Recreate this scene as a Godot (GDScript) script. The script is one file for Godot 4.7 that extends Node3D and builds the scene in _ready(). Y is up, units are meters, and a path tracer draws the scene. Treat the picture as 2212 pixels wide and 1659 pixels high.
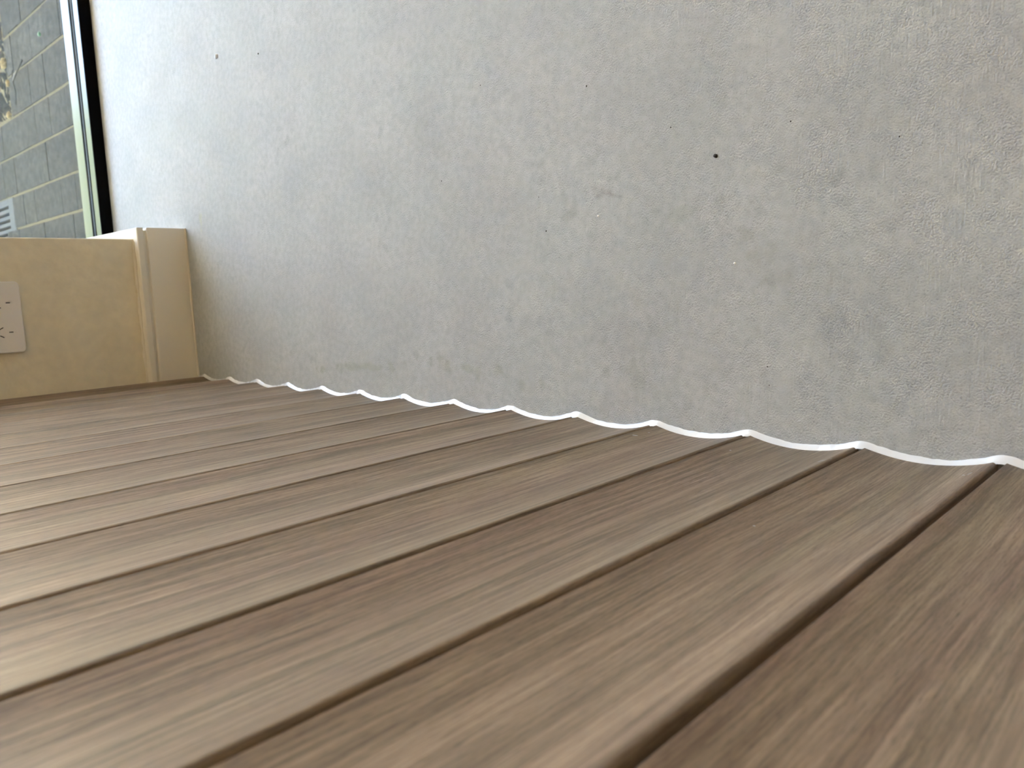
extends Node3D
# A corner of a room seen from close to a wall of scalloped timber-look planks: x runs along that wall towards the glazed door end, y is up, z comes out of the planked wall.

const CEILING := 2.42
const ROOM_LEFT := -2.6      # x of the end wall behind the camera
const ROOM_DEPTH := 3.6      # z of the wall opposite the planks
const NIB := 1.34            # x of the room face of the end wall that carries the power socket
const NIB_END := 0.259       # z where that wall stops and the glazing begins
const GLAZING_END := 2.7      # z where the glazing stops again
const OUTSIDE := 1.80        # x of the outer face of the end wall
const PAVING := -0.015       # y of the top of the paving outside
const PITCH := 0.1           # one plank

var rng := RandomNumberGenerator.new()
var M := {}


func _ready() -> void:
	rng.seed = 7
	make_view_and_light()
	make_materials()
	make_room()
	make_floor()
	make_planks()
	make_glazing()
	make_baseboard()
	make_socket()
	make_sealant()
	make_outside()
	make_lamp()


# ---------------------------------------------------------------- camera, sky, sun, exposure

func make_view_and_light() -> void:
	var cam := Camera3D.new()
	cam.name = "camera"
	cam.fov = 52.615
	cam.near = 0.02
	cam.far = 200.0
	# right, up and back axes of the phone, which was held on its side
	cam.transform = Transform3D(Basis(Vector3(-0.72334, -0.68916, -0.04276), Vector3(0.05524, -0.11948, 0.99130), Vector3(-0.68828, 0.71469, 0.12449)).orthonormalized(), Vector3(-0.1314, 0.6495, 0.1451))
	var lens := CameraAttributesPhysical.new()
	lens.frustum_focal_length = 24.27
	lens.frustum_focus_distance = 0.78
	lens.exposure_aperture = 10.0
	lens.frustum_near = 0.02
	lens.frustum_far = 200.0
	cam.attributes = lens
	cam.current = true
	add_child(cam)
	cam.fov = 52.615

	var sky := Sky.new()
	var air := ProceduralSkyMaterial.new()
	air.sky_top_color = Color(0.67, 0.79, 0.95)
	air.sky_horizon_color = Color(0.81, 0.905, 1.0)
	air.sky_curve = 0.3
	air.ground_bottom_color = Color(0.30, 0.31, 0.27)
	air.ground_horizon_color = Color(0.45, 0.46, 0.43)
	air.sky_energy_multiplier = 1.0
	sky.sky_material = air
	var env := Environment.new()
	env.background_mode = Environment.BG_SKY
	env.sky = sky
	env.background_energy_multiplier = 3.2
	env.tonemap_mode = Environment.TONE_MAPPER_LINEAR
	env.tonemap_exposure = 3.75
	env.sdfgi_enabled = true
	env.ssao_enabled = true
	env.ssil_enabled = true
	var world := WorldEnvironment.new()
	world.name = "world"
	world.environment = env
	add_child(world)

	# the sun stands behind the house: it reaches the garden but not the paving by the glass
	var sun := DirectionalLight3D.new()
	sun.name = "sun"
	sun.light_energy = 15.0
	sun.light_color = Color(1.0, 0.94, 0.84)
	sun.light_angular_distance = 0.5
	sun.shadow_enabled = true
	sun.rotation_degrees = Vector3(-60, -80, 0)
	add_child(sun)


# ---------------------------------------------------------------- helpers

func tag(o: Node, label: String, category := "", kind := "", group := "") -> void:
	o.set_meta("label", label)
	if category:
		o.set_meta("category", category)
	if kind:
		o.set_meta("kind", kind)
	if group:
		o.set_meta("group", group)


func root_of(called: String, at := Vector3.ZERO) -> Node3D:
	var o := Node3D.new()
	o.name = called
	o.position = at
	add_child(o, true)
	return o


func put(called: String, mesh: Mesh, material: Material, parent: Node = self, at := Vector3.ZERO) -> MeshInstance3D:
	var o := MeshInstance3D.new()
	o.name = called
	o.mesh = mesh
	o.material_override = material
	o.position = at
	parent.add_child(o, true)
	return o


func st_new() -> SurfaceTool:
	var st := SurfaceTool.new()
	st.begin(Mesh.PRIMITIVE_TRIANGLES)
	return st


# one triangle with its normals; wound clockwise as seen from the side its normals point to
func tri(st: SurfaceTool, p: Array, n: Array, uv: Array = []) -> void:
	var order := [0, 1, 2]
	if (p[1] - p[0]).cross(p[2] - p[0]).dot(n[0] + n[1] + n[2]) > 0.0:
		order = [0, 2, 1]
	for k in order:
		st.set_normal(n[k])
		if uv.size():
			st.set_uv(uv[k])
		st.add_vertex(p[k])


func quad(st: SurfaceTool, a: Vector3, b: Vector3, c: Vector3, d: Vector3, n: Vector3) -> void:
	tri(st, [a, b, c], [n, n, n])
	tri(st, [a, c, d], [n, n, n])


# a box between two corners with every edge cut off by c
func add_box(st: SurfaceTool, lo: Vector3, hi: Vector3, c := 0.0) -> void:
	var mid := (lo + hi) / 2.0
	var h := (hi - lo) / 2.0
	c = minf(c, minf(h.x, minf(h.y, h.z)) * 0.9)
	for axis in 3:
		var u := (axis + 1) % 3
		var v := (axis + 2) % 3
		for s in [-1.0, 1.0]:
			var n := Vector3.ZERO
			n[axis] = s
			var pts := []
			for k in [[-1, -1], [1, -1], [1, 1], [-1, 1]]:
				var p := Vector3.ZERO
				p[axis] = s * h[axis]
				p[u] = k[0] * (h[u] - c)
				p[v] = k[1] * (h[v] - c)
				pts.append(mid + p)
			quad(st, pts[0], pts[1], pts[2], pts[3], n)
		if c > 0.0:
			for su in [-1.0, 1.0]:
				for sv in [-1.0, 1.0]:
					var n := Vector3.ZERO
					n[u] = su
					n[v] = sv
					var pts := []
					for k in [[-1, 0], [1, 0], [1, 1], [-1, 1]]:
						var p := Vector3.ZERO
						p[axis] = k[0] * (h[axis] - c)
						p[u] = su * (h[u] - (c if k[1] == 0 else 0.0))
						p[v] = sv * (h[v] - (0.0 if k[1] == 0 else c))
						pts.append(mid + p)
					quad(st, pts[0], pts[1], pts[2], pts[3], n.normalized())
	if c > 0.0:
		for sx in [-1.0, 1.0]:
			for sy in [-1.0, 1.0]:
				for sz in [-1.0, 1.0]:
					var s := Vector3(sx, sy, sz)
					var n := s.normalized()
					tri(st, [mid + s * (h - Vector3(0, c, c)), mid + s * (h - Vector3(c, 0, c)), mid + s * (h - Vector3(c, c, 0))], [n, n, n])


func box_mesh(lo: Vector3, hi: Vector3, c := 0.0) -> ArrayMesh:
	var st := st_new()
	add_box(st, lo, hi, c)
	return st.commit()


# normals of an open outline in the plane, turned to the left of its direction; corners sharper than 30 degrees stay sharp
func outline_normals(pts: PackedVector2Array) -> Array:
	var out := []
	for i in pts.size() - 1:
		var e := (pts[i + 1] - pts[i]).normalized()
		out.append(Vector2(-e.y, e.x))
	var pairs := []
	for i in out.size():
		var a: Vector2 = out[i]
		var b: Vector2 = out[i]
		if i > 0 and out[i - 1].dot(out[i]) > 0.86:
			a = (out[i - 1] + out[i]).normalized()
		if i < out.size() - 1 and out[i + 1].dot(out[i]) > 0.86:
			b = (out[i + 1] + out[i]).normalized()
		pairs.append([a, b])
	return pairs


# ---------------------------------------------------------------- textures and materials

func noise(kind: int, frequency: float, octaves: int, key: int) -> FastNoiseLite:
	var f := FastNoiseLite.new()
	f.noise_type = kind
	f.seed = key
	f.frequency = frequency
	f.fractal_octaves = octaves
	f.fractal_type = FastNoiseLite.FRACTAL_FBM if octaves > 1 else FastNoiseLite.FRACTAL_NONE
	return f


# bytes of a seamless noise of w x h, drawn out to full_w x full_h
func field(f: FastNoiseLite, w: int, h: int, full_w: int, full_h: int) -> PackedByteArray:
	var im := f.get_seamless_image(w, h)
	im.convert(Image.FORMAT_L8)
	if w != full_w or h != full_h:
		im.resize(full_w, full_h, Image.INTERPOLATE_CUBIC)
	return im.get_data()


func picture(w: int, h: int, bytes: PackedByteArray, format := Image.FORMAT_RGB8) -> ImageTexture:
	return ImageTexture.create_from_image(Image.create_from_data(w, h, false, format, bytes))


func plain(albedo: Color, roughness: float, metallic := 0.0) -> StandardMaterial3D:
	var m := StandardMaterial3D.new()
	m.albedo_color = albedo
	m.roughness = roughness
	m.metallic = metallic
	return m


func make_materials() -> void:
	M.wood = wood_material()
	M.cement = cement_material()
	M.paint = painted_plaster()
	M.white_wall = plain(Color(0.84, 0.78, 0.68), 0.85)
	M.ceiling = plain(Color(0.93, 0.93, 0.92), 0.9)
	M.gloss_paint = plain(Color(0.91, 0.885, 0.83), 0.6)
	M.filler = plain(Color(0.88, 0.85, 0.79), 0.6)
	M.silicone = plain(Color(0.885, 0.895, 0.915), 0.16)
	M.silicone.clearcoat_enabled = true
	M.silicone.clearcoat = 0.6
	M.silicone.clearcoat_roughness = 0.06
	M.black_metal = plain(Color(0.03, 0.03, 0.03), 0.4)
	M.black_metal.metallic_specular = 0.12
	M.satin_metal = plain(Color(0.325, 0.325, 0.345), 0.28, 1.0)
	M.rubber = plain(Color(0.05, 0.055, 0.06), 0.5)
	M.glass = plain(Color(0.95, 1.0, 0.98, 0.06), 0.02)
	M.glass.transparency = BaseMaterial3D.TRANSPARENCY_ALPHA
	M.plastic = plain(Color(0.90, 0.88, 0.86), 0.35)
	M.slot = plain(Color(0.03, 0.028, 0.025), 0.8)
	M.grit = plain(Color(0.20, 0.17, 0.14), 0.9)
	M.plaster_drop = plain(Color(0.94, 0.94, 0.93), 0.8)
	M.backing = plain(Color(0.06, 0.05, 0.045), 0.9)
	M.paver = []
	for k in 4:
		M.paver.append(stone_material(k))
	M.sand = sand_material()
	M.asphalt = rough_material(Color(0.085, 0.085, 0.075), 31)
	M.grate = plain(Color(0.27, 0.275, 0.275), 0.6)
	M.grate.metallic_specular = 0.15
	M.dark_pit = plain(Color(0.03, 0.03, 0.025), 0.95)
	M.dark_pit.metallic_specular = 0.1
	M.sand_clump = rough_material(Color(0.52, 0.45, 0.30), 37)
	M.twig = plain(Color(0.05, 0.045, 0.04), 0.8)
	M.twig.metallic_specular = 0.2
	M.dry_leaf = plain(Color(0.36, 0.34, 0.32), 0.7)
	M.green_leaf = plain(Color(0.20, 0.42, 0.24), 0.4)
	M.earth = rough_material(Color(0.73, 0.69, 0.61), 41)
	M.foliage = plain(Color(0.46, 0.51, 0.20), 0.5)
	M.foliage.backlight_enabled = true
	M.foliage.backlight = Color(0.4, 0.45, 0.2)
	M.bark = plain(Color(0.32, 0.26, 0.2), 0.9)


func wood_material() -> StandardMaterial3D:
	var w := 1024        # 0.2 m across the grain
	var h := 2048        # 0.8 m along it
	var fine := field(noise(FastNoiseLite.TYPE_SIMPLEX, 0.10, 3, 11), w, 110, w, h)
	var streak := field(noise(FastNoiseLite.TYPE_SIMPLEX, 0.05, 3, 12), 512, 40, w, h)
	var broad := field(noise(FastNoiseLite.TYPE_SIMPLEX, 0.03, 2, 13), 128, 12, w, h)
	var hue := field(noise(FastNoiseLite.TYPE_SIMPLEX, 0.04, 2, 14), 128, 10, w, h)
	var pores := field(noise(FastNoiseLite.TYPE_SIMPLEX, 0.24, 1, 15), w, 260, w, h)
	var dark := Color(0.380, 0.318, 0.255)
	var light := Color(0.640, 0.560, 0.473)
	var colors := PackedByteArray()
	colors.resize(w * h * 3)
	var relief := PackedByteArray()
	relief.resize(w * h)
	var sway := PackedInt32Array()
	sway.resize(h)
	for y in h:
		sway[y] = int(round(5.0 * sin(TAU * y / h) + 3.0 * sin(TAU * 3.0 * y / h + 1.0)))
	for y in h:
		var row := y * w
		for x in w:
			var i := row + posmod(x + sway[y], w)
			var f := fine[i] / 255.0 - 0.5
			var s := streak[i] / 255.0 - 0.5
			var t := 0.5 + f * 0.58 + s * 0.56 + (broad[i] / 255.0 - 0.5) * 0.28
			var p := pores[i] / 255.0
			if p < 0.26:
				t -= (0.26 - p) * 1.5
			t = clampf(t, 0.0, 1.0)
			var warm := (hue[i] / 255.0 - 0.5) * 0.018
			var o := (row + x) * 3
			colors[o] = int(255.0 * clampf(lerpf(dark.r, light.r, t) + warm, 0.0, 1.0))
			colors[o + 1] = int(255.0 * lerpf(dark.g, light.g, t))
			colors[o + 2] = int(255.0 * clampf(lerpf(dark.b, light.b, t) + warm * 0.6, 0.0, 1.0))
			relief[row + x] = int(255.0 * clampf(0.5 + f * 0.7 + minf(0.0, p - 0.26) * 1.2, 0.0, 1.0))
	var m := StandardMaterial3D.new()
	m.albedo_texture = picture(w, h, colors)
	m.roughness = 0.5
	m.metallic_specular = 0.4
	m.heightmap_enabled = true
	m.heightmap_texture = picture(w, h, relief, Image.FORMAT_L8)
	m.heightmap_scale = 0.012
	return m


# where a thing seen on the floor lies, in metres along x and z
const SPOTS := [[0.228, 0.2535, 0.0021], [0.3715, 0.3428, 0.0009], [0.274, 0.2861, 0.0007], [0.4325, 0.2033, 0.0009], [0.1793, 0.065, 0.0006], [0.1585, 0.2717, 0.0007], [0.073, 0.2458, 0.0006], [0.1776, 0.0485, 0.0005], [0.5236, 0.3743, 0.0007], [0.5987, 0.2767, 0.0008], [1.0081, 0.5189, 0.0015], [0.4414, 0.2403, 0.0006]]
const STAIN_ORIGIN := Vector2(-0.4, -0.1)
const STAIN_SIZE := Vector2(2.2, 1.1)


func cement_material() -> StandardMaterial3D:
	# layer one, on UV: the granular skin of the cement, 0.3 m a repeat
	var n := 1024
	var grain := field(noise(FastNoiseLite.TYPE_SIMPLEX_SMOOTH, 0.135, 2, 21), n, n, n, n)
	var brush := field(noise(FastNoiseLite.TYPE_SIMPLEX, 0.09, 2, 22), n, 96, n, n)
	var patch := field(noise(FastNoiseLite.TYPE_SIMPLEX, 0.006, 2, 23), n, n, n, n)
	var mottle := field(noise(FastNoiseLite.TYPE_SIMPLEX, 0.02, 4, 24), n, n, n, n)
	var relief := PackedByteArray()
	relief.resize(n * n)
	var skin := PackedByteArray()
	skin.resize(n * n * 3)
	for i in n * n:
		var g := grain[i] / 255.0 - 0.5
		var k := smoothstep(0.3, 0.75, patch[i] / 255.0)
		relief[i] = int(255.0 * clampf(0.5 + g * lerpf(0.9, 0.35, k) + (brush[i] / 255.0 - 0.5) * lerpf(0.06, 0.4, k), 0.0, 1.0))
		var v := 0.965 + (mottle[i] / 255.0 - 0.5) * 0.07 + minf(0.0, g + 0.20) * 0.75
		skin[i * 3] = int(255.0 * clampf(v * 0.995, 0.0, 1.0))
		skin[i * 3 + 1] = int(255.0 * clampf(v, 0.0, 1.0))
		skin[i * 3 + 2] = int(255.0 * clampf(v * 0.995, 0.0, 1.0))
	# layer two, on UV2: smudges, scuffs and trowel marks over the whole floor in view
	var w := 2048
	var h := 1024
	var cloud := field(noise(FastNoiseLite.TYPE_SIMPLEX, 0.012, 5, 25), 1024, 512, w, h)
	var dirt := field(noise(FastNoiseLite.TYPE_SIMPLEX, 0.03, 5, 26), w, h, w, h)
	var tint := field(noise(FastNoiseLite.TYPE_SIMPLEX, 0.010, 3, 27), 1024, 512, w, h)
	var over := PackedByteArray()
	over.resize(w * h * 3)
	for i in w * h:
		var c := cloud[i] / 255.0
		var d := dirt[i] / 255.0
		var v := 0.965 + (c - 0.5) * 0.06
		v -= smoothstep(0.60, 0.82, d) * smoothstep(0.45, 0.75, c) * 0.035
		var t := (tint[i] / 255.0 - 0.5) * 0.012
		over[i * 3] = int(255.0 * clampf(v + t * 0.6, 0.0, 1.0))
		over[i * 3 + 1] = int(255.0 * clampf(v - t * 0.5, 0.0, 1.0))
		over[i * 3 + 2] = int(255.0 * clampf(v - t * 0.3, 0.0, 1.0))
	var im := Image.create_from_data(w, h, false, Image.FORMAT_RGB8, over)
	# single marks: x, z, half length, half width, direction in degrees, colour added
	var marks := [
		[0.365, 0.241, 0.022, 0.008, 20.0, Color(-0.06, -0.09, -0.10)], [0.345, 0.232, 0.016, 0.002, 15.0, Color(-0.10, -0.12, -0.13)],
		[0.705, 0.292, 0.026, 0.006, -38.0, Color(0.03, 0.03, 0.03)], [0.958, 0.376, 0.030, 0.013, 10.0, Color(-0.055, -0.055, -0.06)],
		[1.031, 0.362, 0.026, 0.010, 100.0, Color(0.03, 0.03, 0.028)], [1.257, 0.292, 0.022, 0.006, 88.0, Color(0.0, 0.0, -0.13)],
		[0.135, 0.225, 0.045, 0.010, 8.0, Color(-0.07, -0.07, -0.08)], [0.175, 0.150, 0.05, 0.014, 60.0, Color(-0.055, -0.06, -0.08)],
		[0.41, 0.213, 0.03, 0.008, -20.0, Color(-0.07, -0.07, -0.075)], [0.55, 0.045, 0.10, 0.012, 4.0, Color(-0.07, -0.07, -0.11)],
		[0.80, 0.040, 0.11, 0.011, -3.0, Color(-0.07, -0.07, -0.12)], [0.33, 0.055, 0.05, 0.016, 30.0, Color(-0.06, -0.055, -0.075)],
		[0.26, 0.205, 0.05, 0.013, 0.0, Color(-0.05, -0.045, -0.065)], [0.09, 0.09, 0.05, 0.03, 20.0, Color(-0.06, -0.06, -0.06)],
		[0.62, 0.33, 0.05, 0.02, 50.0, Color(-0.03, -0.03, -0.04)], [0.47, 0.11, 0.06, 0.02, 35.0, Color(-0.045, -0.045, -0.04)], [0.30, 0.10, 0.04, 0.02, -30.0, Color(-0.05, -0.045, -0.05)],
	]
	for mark in marks:
		var reach := int(w * (mark[2] * 1.3) / STAIN_SIZE.x) + 2
		var cx := int((mark[0] - STAIN_ORIGIN.x) / STAIN_SIZE.x * w)
		var cy := int((mark[1] - STAIN_ORIGIN.y) / STAIN_SIZE.y * h)
		var along := Vector2.from_angle(deg_to_rad(mark[4]))
		for yy in range(maxi(0, cy - reach), mini(h, cy + reach)):
			for xx in range(maxi(0, cx - reach), mini(w, cx + reach)):
				var off := Vector2((xx - cx) * STAIN_SIZE.x / w, (yy - cy) * STAIN_SIZE.y / h)
				var e := Vector2(off.dot(along) / mark[2], off.dot(Vector2(-along.y, along.x)) / mark[3])
				var rough_edge := (dirt[yy * w + xx] / 255.0 - 0.5) * 2.4
				var k := 0.6 * smoothstep(0.0, 0.9, 1.0 - e.length() + rough_edge - 0.2)
				if k > 0.0:
					var was := im.get_pixel(xx, yy)
					var add: Color = mark[5]
					im.set_pixel(xx, yy, Color(clampf(was.r + add.r * k, 0, 1), clampf(was.g + add.g * k, 0, 1), clampf(was.b + add.b * k, 0, 1)))
	var m := StandardMaterial3D.new()
	m.albedo_color = Color(0.735, 0.745, 0.755)
	m.albedo_texture = picture(n, n, skin)
	m.roughness = 0.72
	m.metallic_specular = 0.35
	m.heightmap_enabled = true
	m.heightmap_texture = picture(n, n, relief, Image.FORMAT_L8)
	m.heightmap_scale = 0.05
	m.detail_enabled = true
	m.detail_blend_mode = BaseMaterial3D.BLEND_MODE_MUL
	m.detail_uv_layer = BaseMaterial3D.DETAIL_UV_2
	m.detail_albedo = ImageTexture.create_from_image(im)
	return m


func grainy(base: Color, spread: float, frequency: float, key: int, tile: float, relief := 0.0, rough := 0.85, shine := 0.12) -> StandardMaterial3D:
	var n := 256
	var a := field(noise(FastNoiseLite.TYPE_SIMPLEX, frequency, 5, key), n, n, n, n)
	var b := field(noise(FastNoiseLite.TYPE_SIMPLEX, frequency * 0.25, 2, key + 1), n, n, n, n)
	var colors := PackedByteArray()
	colors.resize(n * n * 3)
	for i in n * n:
		var v := 1.0 + (a[i] / 255.0 - 0.5) * spread + (b[i] / 255.0 - 0.5) * spread * 0.7
		colors[i * 3] = int(255.0 * clampf(base.r * v, 0.0, 1.0))
		colors[i * 3 + 1] = int(255.0 * clampf(base.g * v, 0.0, 1.0))
		colors[i * 3 + 2] = int(255.0 * clampf(base.b * v, 0.0, 1.0))
	var m := StandardMaterial3D.new()
	m.albedo_texture = picture(n, n, colors)
	m.roughness = rough
	m.metallic_specular = shine
	m.uv1_triplanar = true
	m.uv1_world_triplanar = true
	m.uv1_scale = Vector3.ONE / tile
	if relief > 0.0:
		var bumps := Image.create_from_data(n, n, false, Image.FORMAT_L8, a)
		bumps.convert(Image.FORMAT_RGBA8)
		bumps.bump_map_to_normal_map(relief)
		m.normal_enabled = true
		m.normal_texture = ImageTexture.create_from_image(bumps)
	return m


func painted_plaster() -> StandardMaterial3D:
	return grainy(Color(0.89, 0.85, 0.755), 0.045, 0.03, 61, 0.22, 0.5, 0.75, 0.4)


func stone_material(k: int) -> StandardMaterial3D:
	var shade: float = [0.185, 0.20, 0.22, 0.192][k]
	return grainy(Color(shade, shade * 0.98, shade * 0.88), 0.85, 0.06, 71 + k * 3, 0.13, 1.6, 0.8)


func sand_material() -> StandardMaterial3D:
	return grainy(Color(0.38, 0.35, 0.26), 0.6, 0.12, 91, 0.05, 3.0, 0.95)


func rough_material(c: Color, key: int) -> StandardMaterial3D:
	return grainy(c, 0.9, 0.12, key, 0.08, 4.0, 0.95)


# ---------------------------------------------------------------- the room

func make_room() -> void:
	var t := 0.12
	# the wall behind the planks
	var left := root_of("wall_left")
	tag(left, "wall clad in scalloped taupe timber-look planks with dark joints between them", "wall", "structure")
	put("backing", box_mesh(Vector3(ROOM_LEFT - t, -0.1, -0.0202 - t), Vector3(OUTSIDE, CEILING + t, -0.0197)), M.backing, left)

	# the end wall with the socket, which stops where the glazing begins
	var far := root_of("wall_far")
	tag(far, "shaded cream painted wall end carrying the power socket beside the glazing", "wall", "structure")
	put("plaster", box_mesh(Vector3(NIB, -0.1, -0.0134), Vector3(OUTSIDE, CEILING + t, NIB_END), 0.0012), M.paint, far)
	put("lintel", box_mesh(Vector3(NIB, 2.38, NIB_END), Vector3(OUTSIDE, CEILING + t, GLAZING_END)), M.paint, far)
	put("pier", box_mesh(Vector3(NIB, -0.1, GLAZING_END), Vector3(OUTSIDE, CEILING + t, ROOM_DEPTH + t)), M.paint, far)

	var eave := put("roof", box_mesh(Vector3(OUTSIDE, 2.44, -4.0), Vector3(OUTSIDE + 1.3, 2.62, 6.0), 0.01), M.ceiling)
	tag(eave, "white eave board jutting out above the glazing and the pavers", "roof", "structure")
	var right := put("wall_right", box_mesh(Vector3(ROOM_LEFT - t, -0.1, ROOM_DEPTH), Vector3(NIB, CEILING + t, ROOM_DEPTH + t)), M.white_wall)
	tag(right, "plain cream wall facing the planked wall across the room", "wall", "structure")
	var near := put("wall_near", box_mesh(Vector3(ROOM_LEFT - t, -0.1, -0.0134), Vector3(ROOM_LEFT, CEILING + t, ROOM_DEPTH)), M.white_wall)
	tag(near, "plain cream end wall of the room opposite the glazing", "wall", "structure")
	var top := put("ceiling", box_mesh(Vector3(ROOM_LEFT, CEILING, -0.0134), Vector3(NIB, CEILING + t, ROOM_DEPTH)), M.ceiling)
	tag(top, "plain white flat ceiling above the cement floor", "ceiling", "structure")


func make_floor() -> void:
	var lo := Vector3(ROOM_LEFT, -0.1, -0.0134)
	var hi := Vector3(1.79, 0.0, ROOM_DEPTH)
	var st := st_new()
	st.set_uv(Vector2.ZERO)
	st.set_uv2(Vector2.ZERO)
	for side in [[Vector3(lo.x, -0.1, lo.z), Vector3(hi.x, -0.1, lo.z), Vector3(hi.x, -0.1, hi.z), Vector3(lo.x, -0.1, hi.z), Vector3.DOWN], [Vector3(hi.x, -0.1, lo.z), Vector3(hi.x, -0.1, hi.z), Vector3(hi.x, 0, hi.z), Vector3(hi.x, 0, lo.z), Vector3.RIGHT], [Vector3(lo.x, -0.1, lo.z), Vector3(lo.x, -0.1, hi.z), Vector3(lo.x, 0, hi.z), Vector3(lo.x, 0, lo.z), Vector3.LEFT]]:
		quad(st, side[0], side[1], side[2], side[3], side[4])
	var nx := 24
	var nz := 18
	for i in nx:
		for j in nz:
			var p := []
			for k in [[0, 0], [1, 0], [1, 1], [0, 1]]:
				p.append(Vector3(lerpf(lo.x, hi.x, float(i + k[0]) / nx), 0, lerpf(lo.z, hi.z, float(j + k[1]) / nz)))
			for k in [[0, 2, 1], [0, 3, 2]]:
				var t := [p[k[0]], p[k[1]], p[k[2]]]
				if (t[1] - t[0]).cross(t[2] - t[0]).y > 0.0:
					t = [t[0], t[2], t[1]]
				for v in t:
					st.set_normal(Vector3.UP)
					st.set_uv(Vector2(v.x, v.z) / 0.3)
					st.set_uv2((Vector2(v.x, v.z) - STAIN_ORIGIN) / STAIN_SIZE)
					st.add_vertex(v)
	var floor_mesh := put("floor", st.commit(), M.cement)
	tag(floor_mesh, "pale grey trowelled cement floor with faint smudges, meeting the planked wall", "floor", "structure")
	for s in SPOTS:
		var o := put("grit_speck", blob(s[2], 0.45, 9), M.grit, floor_mesh, Vector3(s[0], s[2] * 0.15, s[1]))
		o.rotation.y = rng.randf() * TAU
	for s in [[1.1426, 0.5451, 0.0045], [0.2102, 0.1571, 0.0012], [0.3616, 0.2126, 0.0012], [0.19, 0.262, 0.0007]]:
		put("plaster_drop", blob(s[2], 0.5, 11), M.plaster_drop, floor_mesh, Vector3(s[0], s[2] * 0.1, s[1]))


# an uneven pebble of radius r, flattened
func blob(r: float, flat: float, key: int) -> ArrayMesh:
	var f := noise(FastNoiseLite.TYPE_SIMPLEX, 1.0, 1, key + int(r * 1e5))
	var st := st_new()
	var rows := 8
	var cols := 12
	var at := func(i: int, j: int) -> Vector3:
		var a := PI * i / rows
		var b := TAU * (j % cols) / cols
		var d := Vector3(sin(a) * cos(b), cos(a), sin(a) * sin(b))
		return d * Vector3(1, flat, 0.85) * r * (1.0 + 0.35 * f.get_noise_3dv(d * 1.3))
	for i in rows:
		for j in cols:
			var p := [at.call(i, j), at.call(i + 1, j), at.call(i + 1, j + 1), at.call(i, j + 1)]
			var n := []
			for v in p:
				n.append(v.normalized())
			tri(st, [p[0], p[1], p[2]], [n[0], n[1], n[2]])
			tri(st, [p[0], p[2], p[3]], [n[0], n[2], n[3]])
	return st.commit()


# ---------------------------------------------------------------- the planks

const RIDGE := 0.0022     # how far the plank edges stand out
const SAG := 0.0076       # how deep the hollow of a plank is
const FACE := 0.0945      # width of the visible face; the rest of the pitch is the joint


func hollow(u: float) -> float:
	var t := 2.0 * (u - FACE / 2.0) / FACE
	return RIDGE - SAG * (1.0 - t * t)


# outline of a plank from its near edge to its far edge: rounded nose, hollow face, arris, tongue
func plank_outline(most := 1.0) -> PackedVector2Array:
	var pts := PackedVector2Array()
	var r := 0.0031
	pts.append(Vector2(0.0, -0.0195))
	for k in 6:
		var a := PI - (PI / 2.0) * k / 5.0
		pts.append(Vector2(r + r * cos(a), hollow(r) - r * 0.9 + r * sin(a)))
	for k in range(1, 29):
		var u := lerpf(r, FACE - 0.0006, k / 28.0)
		pts.append(Vector2(u, hollow(u) + 0.1 * r * clampf(1.0 - (u - r) / 0.004, 0.0, 1.0)))
	pts.append(Vector2(FACE, hollow(FACE) - 0.0006))
	pts.append(Vector2(FACE, -0.0080))
	pts.append(Vector2(FACE + 0.0010, -0.0085))
	pts.append(Vector2(FACE + 0.0010, -0.0195))
	if most < 1.0:
		var cut := PackedVector2Array()
		for p in pts:
			if p.x <= most * PITCH:
				cut.append(p)
		cut.append(Vector2(cut[-1].x, -0.0195))
		return cut
	return pts


func plank_mesh(shift: Vector2, most := 1.0) -> ArrayMesh:
	var pts := plank_outline(most)
	var nn := outline_normals(pts)
	var st := st_new()
	var run := 0.0
	var steps := 6
	for i in pts.size() - 1:
		var a := pts[i]
		var b := pts[i + 1]
		var na := Vector3(nn[i][0].x, 0, nn[i][0].y)
		var nb := Vector3(nn[i][1].x, 0, nn[i][1].y)
		var next := run + a.distance_to(b)
		for k in steps:
			var y0 := 0.0006 + (CEILING - 0.0006) * k / steps
			var y1 := 0.0006 + (CEILING - 0.0006) * (k + 1) / steps
			var p := [Vector3(a.x, y0, a.y), Vector3(b.x, y0, b.y), Vector3(b.x, y1, b.y), Vector3(a.x, y1, a.y)]
			var uv := [Vector2(run / 0.2, y0 / 0.8) + shift, Vector2(next / 0.2, y0 / 0.8) + shift, Vector2(next / 0.2, y1 / 0.8) + shift, Vector2(run / 0.2, y1 / 0.8) + shift]
			tri(st, [p[0], p[1], p[2]], [na, nb, nb], [uv[0], uv[1], uv[2]])
			tri(st, [p[0], p[2], p[3]], [na, nb, na], [uv[0], uv[2], uv[3]])
		run = next
	return st.commit()


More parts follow.
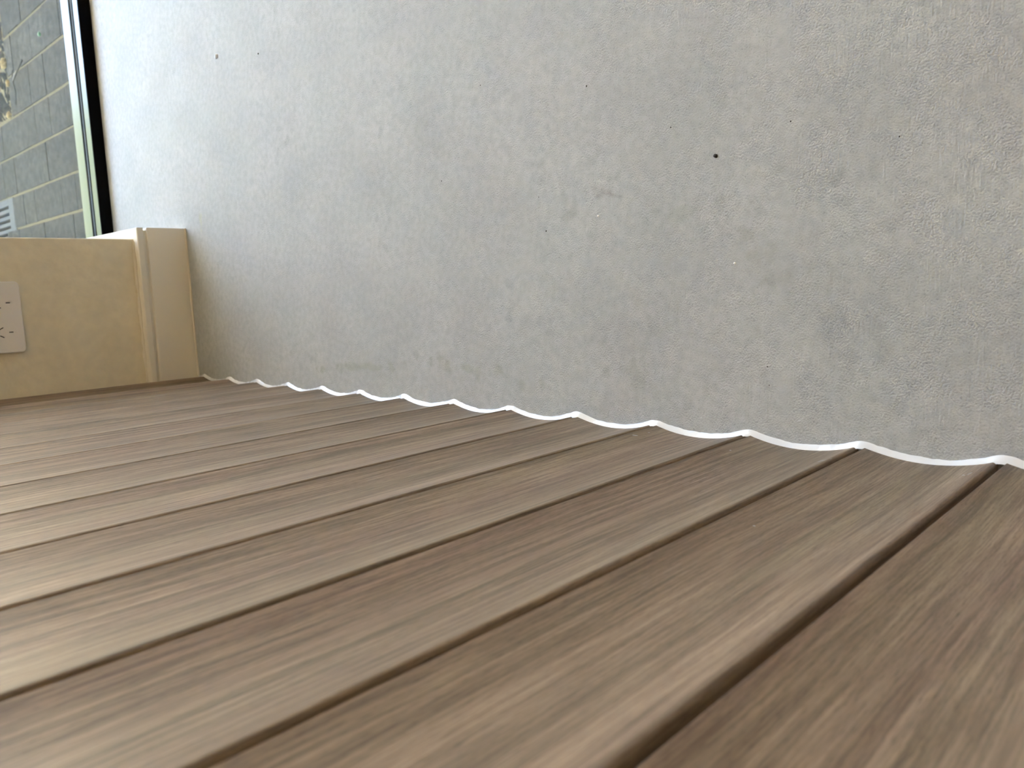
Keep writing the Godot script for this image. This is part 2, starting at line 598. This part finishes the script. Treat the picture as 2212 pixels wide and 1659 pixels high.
func make_planks() -> void:
	var wall := get_node("wall_left")
	for k in range(-26, 14):
		var shift := Vector2(rng.randf(), rng.randf())
		var most := 0.395 if k == 13 else 1.0
		put("cladding_plank", plank_mesh(shift, most), M.wood, wall, Vector3(k * PITCH, 0, 0))
	# dabs of silicone wiped onto the planks: x, y, length, width, lean in degrees
	for d in [[0.1058, 0.0562, 0.0130, 0.0011, 38.0], [0.0096, 0.0385, 0.0090, 0.0007, 80.0], [0.0125, 0.0430, 0.0022, 0.0010, 10.0], [0.1849, 0.0576, 0.0020, 0.0010, 60.0], [0.0777, 0.2302, 0.0016, 0.0008, 30.0], [0.2880, 0.0490, 0.0060, 0.0012, 50.0], [0.2860, 0.0288, 0.0025, 0.0008, 70.0]]:
		var u := fposmod(d[0], PITCH)
		var slope := (hollow(u + 0.001) - hollow(u - 0.001)) / 0.002
		var o := put("silicone_smear", blob(1.0, 1.0, 17), M.silicone, wall, Vector3(d[0], d[1], hollow(u)))
		o.basis = Basis(Vector3.UP, -atan(slope)) * Basis(Vector3.BACK, deg_to_rad(d[4])) * Basis.from_scale(Vector3(d[2] / 2.0, d[3] / 2.0, 0.00025))


# ---------------------------------------------------------------- glazing and its sill

func make_glazing() -> void:
	var w := root_of("window_1")
	tag(w, "floor-level glazing in a black frame with two satin metal sill strips", "window", "structure")
	var z0 := NIB_END
	var z1 := GLAZING_END
	var h := 0.0247
	var st := st_new()
	add_box(st, Vector3(1.6755, -0.02, z0), Vector3(1.7035, h - 0.0012, z1), 0.0008)
	add_box(st, Vector3(1.7035, -0.02, z0), Vector3(1.7290, 0.012, z1))
	add_box(st, Vector3(1.7290, -0.02, z0), Vector3(1.7750, h - 0.0012, z1), 0.0008)
	put("sill_rail", st.commit(), M.black_metal, w)
	put("sill_strip", box_mesh(Vector3(1.6762, h - 0.0012, z0), Vector3(1.7034, h, z1), 0.0005), M.satin_metal, w)
	put("sill_strip", box_mesh(Vector3(1.7292, h - 0.0012, z0), Vector3(1.7745, h, z1), 0.0005), M.satin_metal, w)
	put("gasket", box_mesh(Vector3(1.7040, 0.011, z0), Vector3(1.7120, h - 0.004, z1), 0.001), M.rubber, w)
	put("gasket", box_mesh(Vector3(1.7200, 0.011, z0), Vector3(1.7285, h - 0.003, z1), 0.001), M.rubber, w)
	put("pane", box_mesh(Vector3(1.7130, 0.013, z0 + 0.008), Vector3(1.7190, 2.35, z1 - 0.008)), M.glass, w)
	put("jamb", box_mesh(Vector3(1.6755, 0.0, z0), Vector3(1.7750, 2.38, z0 + 0.022), 0.001), M.black_metal, w)
	put("jamb", box_mesh(Vector3(1.6755, 0.0, z1 - 0.04), Vector3(1.7750, 2.38, z1), 0.001), M.black_metal, w)
	put("head_rail", box_mesh(Vector3(1.6755, 2.32, z0), Vector3(1.7750, 2.38, z1), 0.001), M.black_metal, w)


# ---------------------------------------------------------------- baseboard

func make_baseboard() -> void:
	var b := root_of("baseboard_far")
	tag(b, "cream painted baseboard with one groove near its top, below the power socket", "baseboard", "structure")
	var t := 0.019
	# outline across the board: height against thickness, foot to top
	var pts := PackedVector2Array([Vector2(t, 0.0), Vector2(t, 0.0703), Vector2(t - 0.0006, 0.0710), Vector2(t - 0.0040, 0.0714), Vector2(t - 0.0046, 0.0722), Vector2(t - 0.0046, 0.0762), Vector2(t - 0.0040, 0.0770), Vector2(t - 0.0006, 0.0774), Vector2(t, 0.0781), Vector2(t, 0.0872), Vector2(t - 0.0012, 0.0885), Vector2(0.0, 0.0885)])
	var st := st_new()
	var nn := outline_normals(pts)
	for i in pts.size() - 1:
		var a := pts[i]
		var c := pts[i + 1]
		# along the wall, mitred at the outer corner
		var n0 := Vector3(nn[i][0].x, -nn[i][0].y, 0)
		var n1 := Vector3(nn[i][1].x, -nn[i][1].y, 0)
		var p := [Vector3(NIB - a.x, a.y, -0.002), Vector3(NIB - c.x, c.y, -0.002), Vector3(NIB - c.x, c.y, NIB_END + c.x), Vector3(NIB - a.x, a.y, NIB_END + a.x)]
		n0 = Vector3(-absf(n0.x) if absf(n0.x) > 0.01 else 0.0, nn[i][0].x * 0.0 + side_up(a, c), 0).normalized()
		n1 = n0
		tri(st, [p[0], p[1], p[2]], [n0, n1, n1])
		tri(st, [p[0], p[2], p[3]], [n0, n1, n0])
	put("board", st.commit(), M.gloss_paint, b)
	st = st_new()
	for i in pts.size() - 1:
		var a := pts[i]
		var c := pts[i + 1]
		var p := [Vector3(NIB - a.x, a.y, NIB_END + a.x), Vector3(NIB - c.x, c.y, NIB_END + c.x), Vector3(1.6752, c.y, NIB_END + c.x), Vector3(1.6752, a.y, NIB_END + a.x)]
		var n := Vector3(0, side_up(a, c), absf((c - a).normalized().y)).normalized()
		tri(st, [p[0], p[1], p[2]], [n, n, n])
		tri(st, [p[0], p[2], p[3]], [n, n, n])
	put("return_board", st.commit(), M.gloss_paint, b)
	# filler run into the gap between board and wall, and along the floor
	put("filler_line", wavy_bead(Vector3(NIB - 0.0008, 0.0885, 0.0), Vector3(NIB - 0.0008, 0.0885, NIB_END - 0.004), 0.0042, 0.0014, 81), M.filler, b)
	put("filler_line", wavy_bead(Vector3(NIB - t, 0.0008, 0.003), Vector3(NIB - t, 0.0008, NIB_END + t), 0.0026, 0.0004, 82), M.filler, b)


# the upward share of the normal of a piece of outline seen from the room
func side_up(a: Vector2, c: Vector2) -> float:
	var e := (c - a).normalized()
	return -e.x


# a hand-run bead of filler from one point to another
func wavy_bead(a: Vector3, b: Vector3, r: float, wave: float, key: int) -> ArrayMesh:
	var f := noise(FastNoiseLite.TYPE_SIMPLEX, 22.0, 3, key)
	var st := st_new()
	var steps := 60
	var sides := 10
	var at := func(i: int, j: int) -> Array:
		var c := a.lerp(b, float(i) / steps)
		var g := TAU * (j % sides) / sides
		var d := Vector3(cos(g), sin(g), 0)
		return [c + d * maxf(0.0006, r + wave * 2.0 * f.get_noise_2d(c.z, 0.0)) * Vector3(1, 0.8, 1), d]
	for i in steps:
		for j in sides:
			var q := [at.call(i, j), at.call(i + 1, j), at.call(i + 1, j + 1), at.call(i, j + 1)]
			tri(st, [q[0][0], q[1][0], q[2][0]], [q[0][1], q[1][1], q[2][1]])
			tri(st, [q[0][0], q[2][0], q[3][0]], [q[0][1], q[2][1], q[3][1]])
	return st.commit()


# ---------------------------------------------------------------- power socket

func rounded_rect(w: float, h: float, r: float, n := 6) -> PackedVector2Array:
	var pts := PackedVector2Array()
	for c in 4:
		var centre := Vector2((w / 2 - r) * [1, -1, -1, 1][c], (h / 2 - r) * [1, 1, -1, -1][c])
		for k in n + 1:
			pts.append(centre + Vector2.from_angle(PI / 2 * c + PI / 2 * k / n) * r)
	return pts


func make_socket() -> void:
	# centre of the plate on the wall; the plate's own y is up and its own x runs along the wall
	var w := 0.1155
	var h := 0.074
	var s := root_of("power_socket", Vector3(NIB, 0.2790 + h / 2.0, 0.1302))
	tag(s, "white double power socket with two three-slot outlets, on the shaded cream wall", "socket")
	s.rotation.y = -PI / 2      # local +z faces the room (world -x), local +x is world +z
	# plate: bevelled slab with the slots cut through
	var body := CSGCombiner3D.new()
	body.name = "plate"
	body.material_override = M.plastic
	s.add_child(body, true)
	var slab := CSGMesh3D.new()
	slab.name = "slab"
	slab.mesh = plate_mesh(w, h)
	body.add_child(slab, true)
	for g in [0.0235, -0.0240]:
		var cuts := [[Vector2(g, 0.0170), Vector2(0.0016, 0.0064), 0.0, 0.02], [Vector2(g, 0.0170), Vector2(0.0042, 0.0115), 0.0, 0.0006], [Vector2(g - 0.0065, 0.0305), Vector2(0.0017, 0.0068), -30.0, 0.02], [Vector2(g + 0.0065, 0.0305), Vector2(0.0017, 0.0068), 30.0, 0.02]]
		for c in cuts:
			var cut := CSGBox3D.new()
			cut.name = "cut"
			cut.operation = CSGShape3D.OPERATION_SUBTRACTION
			cut.size = Vector3(c[1].x, c[1].y, c[3] * 2.0)
			cut.position = Vector3(c[0].x, c[0].y - h / 2.0 + 0.0015, 0.0088)
			cut.rotation_degrees.z = c[2]
			body.add_child(cut, true)
		for c in [[Vector2(g, 0.0170), 0.0], [Vector2(g - 0.0065, 0.0305), -30.0], [Vector2(g + 0.0065, 0.0305), 30.0]]:
			var o := put("slot", box_mesh(Vector3(-0.0014, -0.0040, 0.0), Vector3(0.0014, 0.0040, 0.0062)), M.slot, s, Vector3(c[0].x, c[0].y - h / 2.0 + 0.0015, 0.0))
			o.rotation_degrees.z = c[1]
	for g in [0.0235, -0.0240]:
		put("switch", box_mesh(Vector3(g - 0.006, 0.0155, 0.008), Vector3(g + 0.006, 0.0305, 0.0105), 0.0012), M.plastic, s)


func plate_mesh(w: float, h: float) -> ArrayMesh:
	var rings := [[0.0, 0.0, 0.0], [0.0, 0.0, 0.0068], [0.0005, 0.0005, 0.0080], [0.0016, 0.0012, 0.0088]]
	var st := st_new()
	var loops := []
	for r in rings:
		var ring := []
		for p in rounded_rect(w - 2 * r[0], h - 2 * r[0], 0.0075 - r[1]):
			ring.append(Vector3(p.x, p.y, r[2]))
		loops.append(ring)
	var n: int = loops[0].size()
	for k in loops.size() - 1:
		for i in n:
			var j := (i + 1) % n
			for t in [[loops[k][i], loops[k][j], loops[k + 1][j]], [loops[k][i], loops[k + 1][j], loops[k + 1][i]]]:
				var out: Vector3 = (t[1] - t[0]).cross(t[2] - t[0]).normalized()
				if out.dot(Vector3(t[0].x, t[0].y, 0.001)) < 0.0:
					out = -out
				tri(st, t, [out, out, out])
	for i in n:
		var j := (i + 1) % n
		tri(st, [loops[-1][i], loops[-1][j], Vector3(0, 0, loops[-1][0].z)], [Vector3.BACK, Vector3.BACK, Vector3.BACK])
		tri(st, [loops[0][i], loops[0][j], Vector3.ZERO], [Vector3.FORWARD, Vector3.FORWARD, Vector3.FORWARD])
	return st.commit()


# ---------------------------------------------------------------- the silicone along the foot of the planks

func foot_line(x: float) -> float:
	var u := fposmod(x, PITCH)
	var z := hollow(clampf(u, 0.0, FACE))
	# bridged over the joint
	if u > FACE - 0.004 or u < 0.003:
		z = maxf(z, RIDGE - 0.0008)
	return z


func make_sealant() -> void:
	var f := noise(FastNoiseLite.TYPE_SIMPLEX, 9.0, 2, 51)
	var fine := noise(FastNoiseLite.TYPE_SIMPLEX, 60.0, 2, 52)
	var st := st_new()
	var x0 := -0.8
	var x1 := NIB - 0.017
	var steps := 1500
	var rows := []
	for i in steps + 1:
		var x := lerpf(x0, x1, float(i) / steps)
		var d := 0.0015
		var slope := (foot_line(x + d) - foot_line(x - d)) / (2.0 * d)
		var z := (foot_line(x + d * 1.4) + foot_line(x) + foot_line(x - d * 1.4)) / 3.0
		var n := Vector2(-slope, 1.0).normalized()
		var u := fposmod(x, PITCH) / PITCH
		var at_ridge := maxf(0.0, cos(TAU * u)) * 0.0006
		var reach := 0.0043 + f.get_noise_1d(x) * 0.0009 + fine.get_noise_1d(x) * 0.0005 + at_ridge
		var tall := 0.0046 + f.get_noise_1d(x + 50.0) * 0.0007 + fine.get_noise_1d(x + 9.0) * 0.0002
		var row := []
		for k in 9:
			var t := k / 8.0
			# slightly hollow fillet with a rounded rim on the floor
			var out := -0.0012 + (reach + 0.0012) * pow(t, 1.15)
			var up := tall * pow(1.0 - t, 0.9) + 0.0006 * sin(PI * t) - (0.0004 if k == 8 else 0.0)
			row.append(Vector3(x + n.x * out, up, z + n.y * out))
		rows.append(row)
	for i in steps:
		for k in 8:
			var p := [rows[i][k], rows[i + 1][k], rows[i + 1][k + 1], rows[i][k + 1]]
			st.set_smooth_group(1)
			for v in [0, 2, 1, 0, 3, 2]:
				st.add_vertex(p[v])
	st.index()
	st.generate_normals()
	var o := put("silicone_bead", st.commit(), M.silicone)
	tag(o, "glossy white wavy silicone bead sealing the planks to the floor", "sealant")


# ---------------------------------------------------------------- outside

func make_outside() -> void:
	var y := PAVING
	var pave := root_of("paving")
	tag(pave, "weathered grey square pavers with sandy joints outside the glazing", "paving", "structure")
	var bed := st_new()       # left open under the drain
	add_box(bed, Vector3(OUTSIDE - 0.03, y - 0.12, -1.2), Vector3(2.448, y - 0.0022, 3.4))
	add_box(bed, Vector3(2.448, y - 0.12, -1.2), Vector3(2.734, y - 0.0022, 0.16))
	add_box(bed, Vector3(2.448, y - 0.12, 0.458), Vector3(2.734, y - 0.0022, 3.4))
	add_box(bed, Vector3(2.734, y - 0.12, -1.2), Vector3(3.3, y - 0.0022, 3.4))
	put("sand_bed", bed.commit(), M.sand, pave)
	# rows run away from the glass; z of their edges, and where the cross joints of each row begin
	var edges := [-0.05, 0.05, 0.15, 0.25, 0.369, 0.459, 0.563, 0.661, 0.766, 0.867, 0.969, 1.07, 1.17, 1.27, 1.37, 1.47]
	var firsts := {4: [1.928, 2.032, 2.153, 2.250, 2.350, 2.455], 5: [1.876, 1.987, 2.113, 2.217, 2.300, 2.398], 6: [1.825, 1.935, 2.055, 2.170, 2.286, 2.378, 2.480], 7: [1.822, 1.937, 2.063, 2.182, 2.290, 2.365], 8: [1.80, 1.917, 2.030, 2.138, 2.243, 2.306, 2.365], 9: [1.85, 1.965, 2.081, 2.194, 2.320, 2.365], 10: [1.842, 1.959, 2.142, 2.265, 2.365]}
	for r in edges.size() - 1:
		var cuts: Array = firsts.get(r, [])
		if cuts.is_empty():
			var at := 1.80 + rng.randf_range(0.02, 0.1)
			while at < 3.25:
				cuts.append(at)
				at += 0.115
		else:
			cuts = cuts.duplicate()
			while cuts[-1] < 3.2:
				cuts.append(cuts[-1] + 0.115)
		if cuts[0] > 1.80:
			cuts.push_front(1.778)
		for i in cuts.size() - 1:
			var a: float = cuts[i] + 0.0006
			var b: float = cuts[i + 1] - 0.0006
			var z0: float = edges[r] + 0.0034 + rng.randf_range(-0.0008, 0.0008)
			var z1: float = edges[r + 1] - 0.0034 + rng.randf_range(-0.0008, 0.0008)
			if r >= 7 and r <= 10 and a > 2.36 and a < 3.0:
				continue                                     # the dark strip
			if r >= 1 and r <= 4 and a > 2.44 and a < 2.70:
				continue                                     # the drain
			if b - a < 0.02:
				continue
			var o := put("paver", box_mesh(Vector3(a, y - 0.05, z0), Vector3(b, y + rng.randf_range(-0.0010, 0.0010), z1), 0.0010), M.paver[rng.randi() % 4], pave)
			o.set_meta("kind", "structure")

	# the square drain and its grate
	var d := root_of("drain_grate", Vector3(2.462, y, 0.16))
	tag(d, "grey drain grate with long dark slots let into the pavers", "grate")
	var st := st_new()
	add_box(st, Vector3(-0.014, -0.04, 0.0), Vector3(0.040, 0.0, 0.298), 0.001)
	add_box(st, Vector3(0.232, -0.04, 0.0), Vector3(0.272, 0.0, 0.298), 0.001)
	add_box(st, Vector3(0.040, -0.04, 0.0), Vector3(0.232, 0.0, 0.012), 0.001)
	add_box(st, Vector3(0.040, -0.04, 0.286), Vector3(0.232, 0.0, 0.298), 0.001)
	put("rim", st.commit(), M.grate, d)
	put("pit", box_mesh(Vector3(0.0, -0.09, 0.0), Vector3(0.26, -0.038, 0.296)), M.dark_pit, d)
	for k in 15:
		var z := 0.0215 + k * 0.0188
		put("bar", box_mesh(Vector3(0.036, -0.03, z - 0.0048), Vector3(0.236, -0.0008, z + 0.0048), 0.001), M.grate, d)

	# the dark strip beyond the pavers
	var patch := put("trim_1", rough_slab(Vector3(2.372, y, 0.668), Vector3(3.0, y, 1.07)), M.asphalt)
	tag(patch, "rough dark asphalt strip beyond the pavers", "asphalt", "structure")
	for c in [[2.372, 0.806, 0.016, 0.5], [2.362, 0.752, 0.011, 0.4], [2.385, 0.672, 0.012, 0.4]]:
		var o := put("sand_clump", blob(c[2], c[3], 13), M.sand_clump, self, Vector3(c[0], y + c[2] * c[3] * 0.4, c[1]))
		tag(o, ["pale clump of sand on the edge of the dark strip, farther from the drain", "small pale clump of sand midway along the edge of the dark strip", "small pale clump of sand at the near corner of the dark strip"][[2.372, 2.362, 2.385].find(c[0])], "sand", "", "sand clumps beside the dark strip")

	make_twig(y)
	var leaf := put("green_leaf", blob(0.0062, 0.45, 15), M.green_leaf, self, Vector3(2.058, y + 0.0022, 0.806))
	tag(leaf, "tiny crumpled bright green leaf lying on a paver", "leaf")

	make_garden(y)


func rough_slab(lo: Vector3, hi: Vector3) -> ArrayMesh:
	var f := noise(FastNoiseLite.TYPE_SIMPLEX, 70.0, 3, 55)
	var st := st_new()
	st.set_smooth_group(-1)
	var nx := 60
	var nz := 40
	var at := func(i: int, j: int) -> Vector3:
		var x := lerpf(lo.x, hi.x, float(i) / nx)
		var z := lerpf(lo.z, hi.z, float(j) / nz)
		if i == 0:
			x += 0.012 * f.get_noise_1d(z * 0.6)
		return Vector3(x, lo.y - 0.001 + 0.006 * f.get_noise_2d(x, z), z)
	for i in nx:
		for j in nz:
			var p := [at.call(i, j), at.call(i + 1, j), at.call(i + 1, j + 1), at.call(i, j + 1)]
			for t in [[p[0], p[1], p[2]], [p[0], p[2], p[3]]]:
				var n: Vector3 = (t[1] - t[0]).cross(t[2] - t[0]).normalized()
				n = n if n.y > 0 else -n
				tri(st, t, [n, n, n])
	add_box(st, Vector3(lo.x + 0.012, lo.y - 0.06, lo.z), Vector3(hi.x, lo.y - 0.006, hi.z))
	return st.commit()


func make_twig(y: float) -> void:
	var t := root_of("twig", Vector3(2.26, y, 0.74))
	tag(t, "thin dark crooked twig with a dry curled leaf on the pavers", "twig")
	var path := [Vector3(-0.046, 0.002, 0.040), Vector3(-0.005, 0.005, 0.020), Vector3(0.038, 0.006, 0.002), Vector3(0.036, 0.003, -0.022), Vector3(0.050, 0.002, -0.054)]
	put("stalk", tube(path, 0.0020), M.twig, t)
	put("side_shoot", tube([Vector3(0.046, 0.002, 0.034), Vector3(0.041, 0.005, 0.018), Vector3(0.037, 0.005, 0.002)], 0.0014), M.twig, t)
	var st := st_new()
	var n := 8
	for i in n:
		for s in [-1.0, 1.0]:
			var edge := func(k: int) -> Vector3:
				var q := float(k) / n
				return Vector3(0.002 + 0.036 * q, 0.0075 + 0.002 * sin(PI * q), 0.0225 - 0.020 * q)
			var rim := func(k: int) -> Vector3:
				var q := float(k) / n
				return edge.call(k) + Vector3(0.5, -0.25, 0.85) * s * 0.0058 * sin(PI * q) + Vector3(0, -0.0015, 0)
			var p := [edge.call(i), edge.call(i + 1), rim.call(i + 1), rim.call(i)]
			var nn := Vector3(s * 0.3, 0.9, s * 0.3).normalized()
			tri(st, [p[0], p[1], p[2]], [nn, nn, nn])
			tri(st, [p[0], p[2], p[3]], [nn, nn, nn])
	put("dry_leaf", st.commit(), M.dry_leaf, t)


func tube(path: Array, r: float) -> ArrayMesh:
	var curve := Curve3D.new()
	for i in path.size():
		var lean: Vector3 = (path[mini(i + 1, path.size() - 1)] - path[maxi(i - 1, 0)]) / 6.0
		curve.add_point(path[i], -lean, lean)
	var pts := curve.get_baked_points()
	var st := st_new()
	var steps := 30
	var total := curve.get_baked_length()
	var ring := func(i: int, j: int) -> Array:
		var c := curve.sample_baked(total * i / steps)
		var e := (curve.sample_baked(minf(total, total * (i + 0.5) / steps)) - curve.sample_baked(maxf(0.0, total * (i - 0.5) / steps))).normalized()
		var a := e.cross(Vector3.UP).normalized()
		var b := a.cross(e)
		var g := TAU * (j % 6) / 6
		var dir := a * cos(g) + b * sin(g)
		return [c + dir * r * (1.0 - 0.5 * i / steps), dir]
	for i in steps:
		for j in 6:
			var q := [ring.call(i, j), ring.call(i + 1, j), ring.call(i + 1, j + 1), ring.call(i, j + 1)]
			tri(st, [q[0][0], q[1][0], q[2][0]], [q[0][1], q[1][1], q[2][1]])
			tri(st, [q[0][0], q[2][0], q[3][0]], [q[0][1], q[2][1], q[3][1]])
	return st.commit()


# open ground and a leafy hedge, which the photograph shows only as green reflections in the sill strips
func make_garden(y: float) -> void:
	var ground := put("ground", box_mesh(Vector3(OUTSIDE - 0.03, y - 0.3, -12.0), Vector3(24.0, y - 0.03, 20.0)), M.earth)
	tag(ground, "bare pale earth beyond the grey pavers", "ground", "structure")
	var hedge := root_of("hedge", Vector3(8.5, y - 0.03, -0.9))
	tag(hedge, "tall leafy yellow-green hedge standing beyond the bare earth", "hedge")
	var st := st_new()
	for k in 7:
		var z := -2.7 + k * 0.9
		add_box(st, Vector3(-0.05, 0.0, z - 0.05), Vector3(0.05, 2.6, z + 0.05), 0.02)
	put("stems", st.commit(), M.bark, hedge)
	st = st_new()
	var shape := [Vector3(0, 0, 0), Vector3(0.035, 0.012, 0.05), Vector3(0, 0.02, 0.14), Vector3(-0.035, 0.012, 0.05)]
	tri(st, [shape[0], shape[1], shape[2]], [Vector3.UP, Vector3.UP, Vector3.UP])
	tri(st, [shape[0], shape[2], shape[3]], [Vector3.UP, Vector3.UP, Vector3.UP])
	var mm := MultiMesh.new()
	mm.transform_format = MultiMesh.TRANSFORM_3D
	mm.mesh = st.commit()
	mm.instance_count = 16000
	for i in mm.instance_count:
		var p := Vector3(rng.randf_range(-0.6, 0.6), rng.randf_range(0.1, 3.5), rng.randf_range(-3.4, 3.1))
		var b := Basis.from_euler(Vector3(rng.randf_range(-1.2, 1.2), rng.randf() * TAU, rng.randf_range(-0.8, 0.8))).scaled(Vector3.ONE * rng.randf_range(0.9, 1.5))
		mm.set_instance_transform(i, Transform3D(b, p))
	var leaves := MultiMeshInstance3D.new()
	leaves.name = "foliage"
	leaves.multimesh = mm
	leaves.material_override = M.foliage
	leaves.set_meta("kind", "stuff")
	hedge.add_child(leaves, true)


# the room's own lamp, out of the picture: its warm light fills the shaded wall end and the corner
func make_lamp() -> void:
	var l := root_of("ceiling_lamp", Vector3(-0.8, CEILING, 0.95))
	tag(l, "warm glowing round globe lamp hanging below the ceiling", "lamp")
	var rose := CylinderMesh.new()
	rose.top_radius = 0.06
	rose.bottom_radius = 0.05
	rose.height = 0.03
	put("ceiling_rose", rose, M.ceiling, l, Vector3(0, -0.015, 0))
	var rod := CylinderMesh.new()
	rod.top_radius = 0.008
	rod.bottom_radius = 0.008
	rod.height = 0.14
	put("rod", rod, M.black_metal, l, Vector3(0, -0.10, 0))
	var ball := SphereMesh.new()
	ball.radius = 0.15
	ball.height = 0.30
	var glow := plain(Color(0.95, 0.9, 0.8), 0.5)
	glow.emission_enabled = true
	glow.emission = Color(1.0, 0.80, 0.55)
	glow.emission_energy_multiplier = 1.2
	put("globe", ball, glow, l, Vector3(0, -0.31, 0))
	var bulb := OmniLight3D.new()
	bulb.name = "bulb"
	bulb.position = Vector3(0, -0.31, 0)
	bulb.light_color = Color(1.0, 0.80, 0.55)
	bulb.light_energy = 0.02
	bulb.light_size = 0.14
	bulb.omni_range = 12.0
	bulb.omni_attenuation = 2.0
	bulb.shadow_enabled = true
	l.add_child(bulb)
